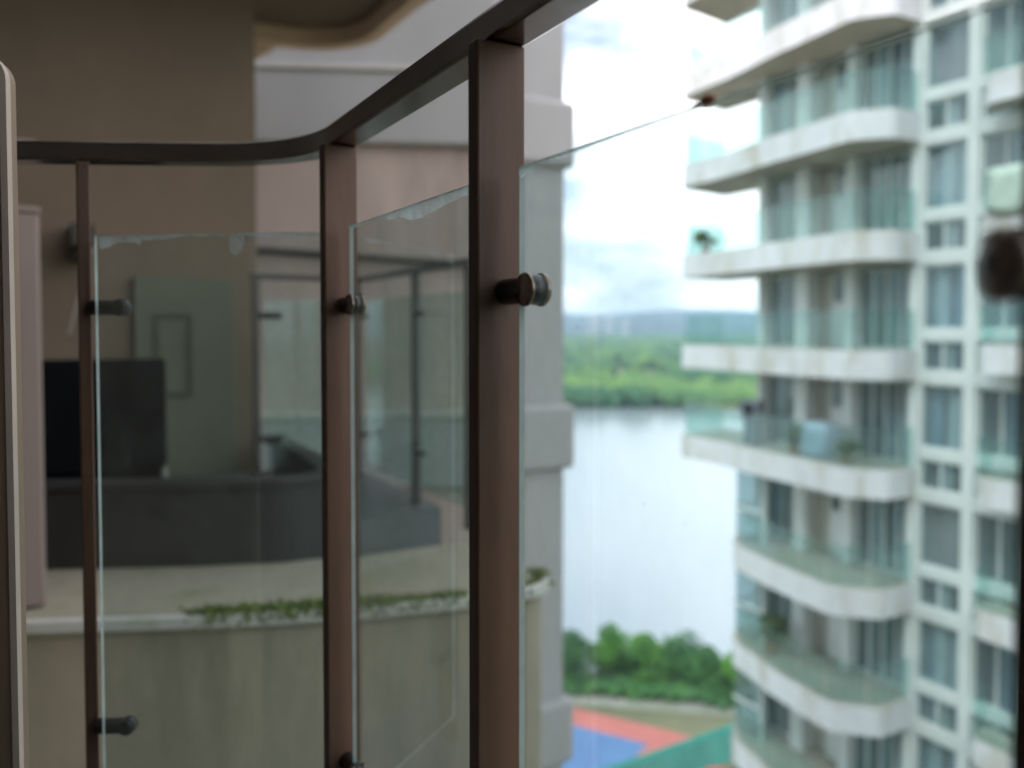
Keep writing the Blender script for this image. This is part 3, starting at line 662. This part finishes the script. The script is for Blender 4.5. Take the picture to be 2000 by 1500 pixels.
tag(blobs('moss', cen, .004 + .006 * rng.random(len(cen)), 'moss', jit=.3), 'bright green moss growing along the ledge edge', 'moss', kind='stuff')
# neighbour's floor and pier
nf = MB().prism([(-2.4, 5.19), (1.66, 5.19), (1.66, 3.66), (1.2, 3.68), (.56, 3.86), (0, 4.12), (-2.4, 5.06)], -1.2, -.87).build('neighbour_floor', 'dark_tile'); tag(nf, kind='structure')
pr = empty('pink_pier', (-.05, 3.55, -1.04))
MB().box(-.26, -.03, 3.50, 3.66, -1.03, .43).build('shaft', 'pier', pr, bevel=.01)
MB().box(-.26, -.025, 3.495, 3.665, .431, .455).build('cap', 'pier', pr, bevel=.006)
tag(pr, 'narrow pink rendered pier standing on the ledge at left', 'pier')
br = empty('wall_bracket', (.1, 4.2, .2))
MB().box(.10, .20, 4.6, 4.95, .43, .52).build('arm', 'rail_dark', br); MB().cyl((.08, 4.75, -.02), (.19, 4.75, .43), .010, n=8).build('strut', 'pier', br)
MB().box(.10, .20, 4.951, 5.199, .38, .57).build('back_plate', 'rail_dark', br)
tag(br, 'small dark bracket with diagonal strut on the brown wall', 'bracket')

# black chair on the neighbour's balcony
ch = empty('black_chair', (.25, 4.45, -.87))
MB().box(-.13, .50, 4.40, 4.46, -.69, -.14).build('backrest', 'black', ch, bevel=.02, seg=3)
MB().box(-.11, .48, 4.47, 4.95, -.76, -.70).build('seat', 'black', ch, bevel=.015)
for x, y, zt_ in ((-.11, 4.43, -.69), (.488, 4.43, -.66), (-.09, 4.93, -.76), (.46, 4.93, -.76)):
    MB().cyl((x + .01, y - .01, -.868), (x, y, zt_), .013, n=8).build('leg', 'pale_metal', ch)
tag(ch, 'black backed chair with pale metal legs beyond the end pane', 'chair')
pw = empty('dark_parapet', (.5, 3.85, -1.04))
pp_ = [(-2.4, 5.04), (0, 4.10), (.56, 3.84)] + arc((.56, 3.84), (1.14, 3.60), (1.22, 4.5), .22, 10) + [(1.20, 4.35), (1.22, 5.15)]
sweep(pp_, .07, -1.039, -.70).build('parapet_wall', 'parapet', pw); sweep(pp_, .11, -.699, -.66).build('parapet_cap', 'parapet', pw, bevel=.01)
tag(pw, 'dark curved low parapet behind the pale ledge', 'parapet')

# neighbour's railing seen through our panes
nr = empty('neighbour_railing', (1.58, 4.4, -.87))
zr = .31
sweep([(.96, 4.62), (1.58, 4.62), (1.581, 4.58), (1.581, 3.15)], .05, zr - .03, zr).build('handrail', 'rail_dark', nr)
for x, y in ((.985, 4.62), (1.555, 4.60), (1.581, 3.78), (1.581, 3.18)):
    ps = MB().box(x - .018, x + .018, y - .018, y + .018, -.868, zr - .031).build('post', 'rail_dark', nr)
for a, b in (((1.03, 4.62), (1.50, 4.62)), ((1.581, 4.5), (1.581, 3.85)), ((1.581, 3.72), (1.581, 3.24))):
    sweep([a, b], .012, -.78, .17).build('glass_pane', 'nb_glass', nr)
for z in (.08, -.60):
    for a, b in (((1.0, 4.60), (1.12, 4.60)), ((1.56, 3.75), (1.56, 3.66)), ((1.56, 4.5), (1.56, 4.56))):
        MB().cyl((*a, z), (*b, z), .018, n=12).build('clamp', 'clampd', nr)
tag(nr, 'dark railing with pale green glass on the neighbouring balcony', 'railing')

# ================================================================== our own balcony
LEFT = [(-.9, -1.5), (.55, -1.5)]
own = [(-.9, -1.5), (.55, -1.5), (.55, 1.22), (.42, 1.52), (-.1, 1.80), (-.9, 2.2)]
tag(MB().prism(own, -1.0, -.85).build('balcony_floor', 'dark_tile'), kind='structure')
tag(MB().prism(own, 1.75, 1.95).build('balcony_ceiling', 'own_wall'), kind='structure')
tag(MB().box(-1.1, -.9, -1.7, 2.15, -1.0, 1.75).build('balcony_side_wall', 'own_wall'), kind='structure')
tag(MB().box(-.9, .45, -1.7, -1.5, -1.0, 1.75).build('balcony_back_wall', 'own_wall'), kind='structure')

tag(MB().box(-15, -1.12, -20, 8, GZ, 10).build('own_building_shade_block', 'own_wall'), kind='structure')  # unseen mass added to shade the balcony, kept low to spare the tower
rl = empty('balcony_railing', (.39, .7, -.85))
XR = .388
corner = (.388, 1.365)
e1 = (-.6, 1.365 + (.988) * .50)
path = [(XR, -1.45), (XR, .2), (XR, .9)] + arc((XR, 0), corner, e1, .26, 20) + [(-.05, corner[1] + .438 * .50), e1]
sweep(path, .042, .276, .307).build('handrail', 'rail', rl, bevel=.004, seg=2, smooth=True)
def post(c, u, name='post'):
    """flat bar, 52 mm across the rail and 20 mm along it; u is the rail direction"""
    o = MB().obox(c, (-u[1], u[0]), .0265, .010, -.85, .2755).build(name, 'bronze', rl, bevel=.0025, seg=2)
    return o
def clamp(p, u, z, nrm, n=28, r=.0155, dm='clampm'):
    """arm reaching from the post along u, with two discs gripping the pane (disc axis nrm)"""
    q = lambda t_, k_=0: (p[0] + u[0] * t_ + nrm[0] * k_, p[1] + u[1] * t_ + nrm[1] * k_, z)
    o = MB().cyl(q(.0), q(.046), .0125, n=n).build('clamp', 'clampd', rl, smooth=True)
    MB().cyl(q(.050, -.0052), q(.050, .0052), .0140, n=n).build('gasket', 'gasket', o, smooth=True)
    for sg in (-1, 1):
        d_ = MB().cyl(q(.050, sg * .0053), q(.050, sg * .0118), r, n=n, bevel=.0022).build('disc', dm, o, smooth=True)
    return o
def knob(p, u, z, L=.062, n=28, r=.0155):
    """round end fitting on the nearest post"""
    q = lambda t_: (p[0] + u[0] * t_, p[1] + u[1] * t_, z)
    o = MB().cyl(q(.0), q(L - .044), .0142, n=n).build('clamp', 'clampk', rl, smooth=True)
    MB().cyl(q(L - .044), q(L - .010), r - .001, n=n, bevel=.0015).build('clamp_barrel', 'clampk', o, smooth=True)
    MB().cyl(q(L - .011), q(L), r + .0006, n=n, bevel=.0022).build('disc', 'clampk', o, smooth=True)
    MB().cyl(q(L), q(L + .0008), .0055, n=16).build('socket', 'gasket', o)
    return o
E0 = Vector((e1[0] - corner[0], e1[1] - corner[1])).normalized()
P1, P2, P0 = (.380, .705), (.380, 1.205), (.384, .188)
post(P1, (0, 1)); post(P2, (-.10, .995)); post(P0, (0, 1)); post((XR, -.36), (0, 1)); post((XR, -.95), (0, 1))
P3 = (.063, corner[1] + .325 * .50 + .005)
post((P3[0] - .012, P3[1] + .004), (-1.0, .03))
ZC, ZL = .037, -.656
for z in (ZC, ZL):
    clamp((.385, .694), (0, -1), z, (1, 0))
    clamp((.385, 1.195), (0, -1), z, (1, 0))
    clamp((P3[0] - .006, P3[1] - .030), (-E0.x, -E0.y), z, (-.59, -.80), r=.0130, dm='clampd')
    knob((.396, .166), (-.80, .60), z - .009)
def pane(name, a, b, z0=-.78, z1=.1515, th=.006, film=None):
    mb = MB(); u = Vector((b[0] - a[0], b[1] - a[1])); Lg = u.length; u.normalize(); nv = Vector((-u.y, u.x))
    pts = [(a[0] + nv.x * s_ * th / 2 + u.x * t_, a[1] + nv.y * s_ * th / 2 + u.y * t_) for t_, s_ in ((0, -1), (Lg, -1), (Lg, 1), (0, 1))]
    v = [(x, y, z0) for x, y in pts] + [(x, y, z1) for x, y in pts]
    f = [(3, 2, 1, 0), (4, 5, 6, 7), (0, 1, 5, 4), (1, 2, 6, 5), (2, 3, 7, 6), (3, 0, 4, 7)]
    mb.add(v, f, [1, 1, 0, 1, 0, 1])
    o = mb.build(name, ['glass', 'glass_edge'], rl)
    if film:
        side, segs = film
        for (s0, s1, hmin, hmax, sd) in segs:
            r2 = random.Random(sd); n = 26; vv = []; ff = []
            for i in range(n + 1):
                t_ = Lg * (s0 + (s1 - s0) * i / n)
                hh = hmin + (hmax - hmin) * (.5 + .38 * math.sin(i * .17 + sd) + .06 * math.sin(i * .6 + sd * 2)) + r2.uniform(-.0003, .0003)
                if i in (0, n): hh *= .5
                x = a[0] + u.x * t_ + nv.x * side * (th / 2 + .0008); y = a[1] + u.y * t_ + nv.y * side * (th / 2 + .0008)
                vv += [(x, y, z1 - .0005), (x, y, z1 - hh)]
                if i: ff.append((2 * i - 2, 2 * i - 1, 2 * i + 1, 2 * i))
            MB().add(vv, ff).build('film_remnant', 'film', o)
    return o
pane('glass_pane', (.385, .205), (.385, .664), film=(1, [(.86, 1.0, .004, .012, 3), (.62, .86, .002, .005, 5)]))
pane('glass_pane', (.385, .76), (.385, 1.160), film=(1, [(.30, .62, .008, .022, 1), (0, .34, .010, .018, 4), (.62, 1, .002, .007, 9)]))
G3a, G3b = (.392, 1.236), (.066, 1.478)
pane('glass_pane', G3b, G3a, film=(-1, [(.02, .20, .008, .026, 2), (.20, .55, .002, .010, 8), (.56, .62, .02, .036, 6), (.62, 1, .002, .009, 12)]))
pane('glass_pane', (.385, -.30), (.385, .130)); pane('glass_pane', (.385, -.90), (.385, -.42))
tag(rl, 'bronze balcony railing with clamped glass panes and curved handrail', 'railing')

# seed husk stuck on the top edge of the nearest pane
sd_ = empty('seed_husk', (.385, .42, .155))
v, f = IV2, IF2
MB().add([(.385 + a * .0042, .416 + b * .0072, .1535 + c_ * .0038 * (1 + .3 * b)) for a, b, c_ in v], [tuple(q) for q in f]).build('husk', 'pod', sd_, smooth=True)
MB().cyl((.385, .424, .1545), (.385, .433, .1525), .0014, .0006, n=6).build('stalk', 'pod', sd_)
tag(sd_, 'tiny rusty brown seed husk stuck on top edge of glass', 'seed husk')

# upright board at the left edge, inside the balcony
bd = empty('upright_board', (-.1, .92, -.85))
u_ = Vector((SY, -SX, 0)); w_ = Vector((SX, SY, 0))
o0 = Vector((-.040, 1.136, 0))
prof = []
for (x, z) in [(-.45, -.85), (-.001, -.85)]: prof.append((x, z))
rr = .03
zt0 = .322
for i in range(9):
    a = i * math.pi / 16; prof.append((-.001 - rr + rr * math.cos(a), zt0 - rr + rr * math.sin(a)))
prof.append((-.45, zt0))
v = []
for dep in (0, .022):
    for x, z in prof: q_ = o0 + u_ * x + w_ * dep; v.append((q_.x, q_.y, z))
n = len(prof)
MB().add(v, [tuple(range(n)), tuple(range(2 * n - 1, n - 1, -1))] + [(i, n + i, n + (i + 1) % n, (i + 1) % n) for i in range(n)]).build('panel', 'board', bd, bevel=.003)
prof2 = [(x, z) for x, z in prof[1:-1]]
v = []; f = []
for i, (x, z) in enumerate(prof2):
    for dx, dep in ((-.006, -.003), (.002, -.003), (.002, .006), (-.006, .006)):
        k_ = max(0, min(1, (z - (zt0 - rr)) / rr)); q_ = o0 + u_ * (x + dx * (1 - .0 * k_)) + w_ * dep; v.append((q_.x, q_.y, z + (dx * k_ if dx > 0 else dx * k_ * .2)))
    if i: f += [(4 * i - 4 + k_, 4 * i - 4 + (k_ + 1) % 4, 4 * i + (k_ + 1) % 4, 4 * i + k_) for k_ in range(4)]
MB().add(v, f).build('edge_strip', 'board_edge', bd)
tag(bd, 'beige upright board with pale rounded edge at far left', 'board')

# ================================================================== air over the lake
hz = MB().add([far(a, b, c) for c in (GZ - 1.0, 160) for a, b in ((-3100, -9100), (-3100, 9100), (9100, 9100), (9100, -9100))],
              [(3, 2, 1, 0), (4, 5, 6, 7), (1, 5, 4, 0), (2, 6, 5, 1), (3, 7, 6, 2), (0, 4, 7, 3)])
m = bpy.data.materials.new('haze air'); m.use_nodes = True; t = m.node_tree; t.nodes.remove(t.nodes['Principled BSDF'])
pv = t.nodes.new('ShaderNodeVolumePrincipled'); pv.inputs['Color'].default_value = (0.62, 0.78, 1.0, 1); pv.inputs['Density'].default_value = 1.6e-4; pv.inputs['Anisotropy'].default_value = 0.1
t.links.new(pv.outputs[0], t.nodes['Material Output'].inputs['Volume'])
hzo = hz.build('haze', m); tag(hzo, 'thin bluish haze over the lake', 'haze', kind='stuff')
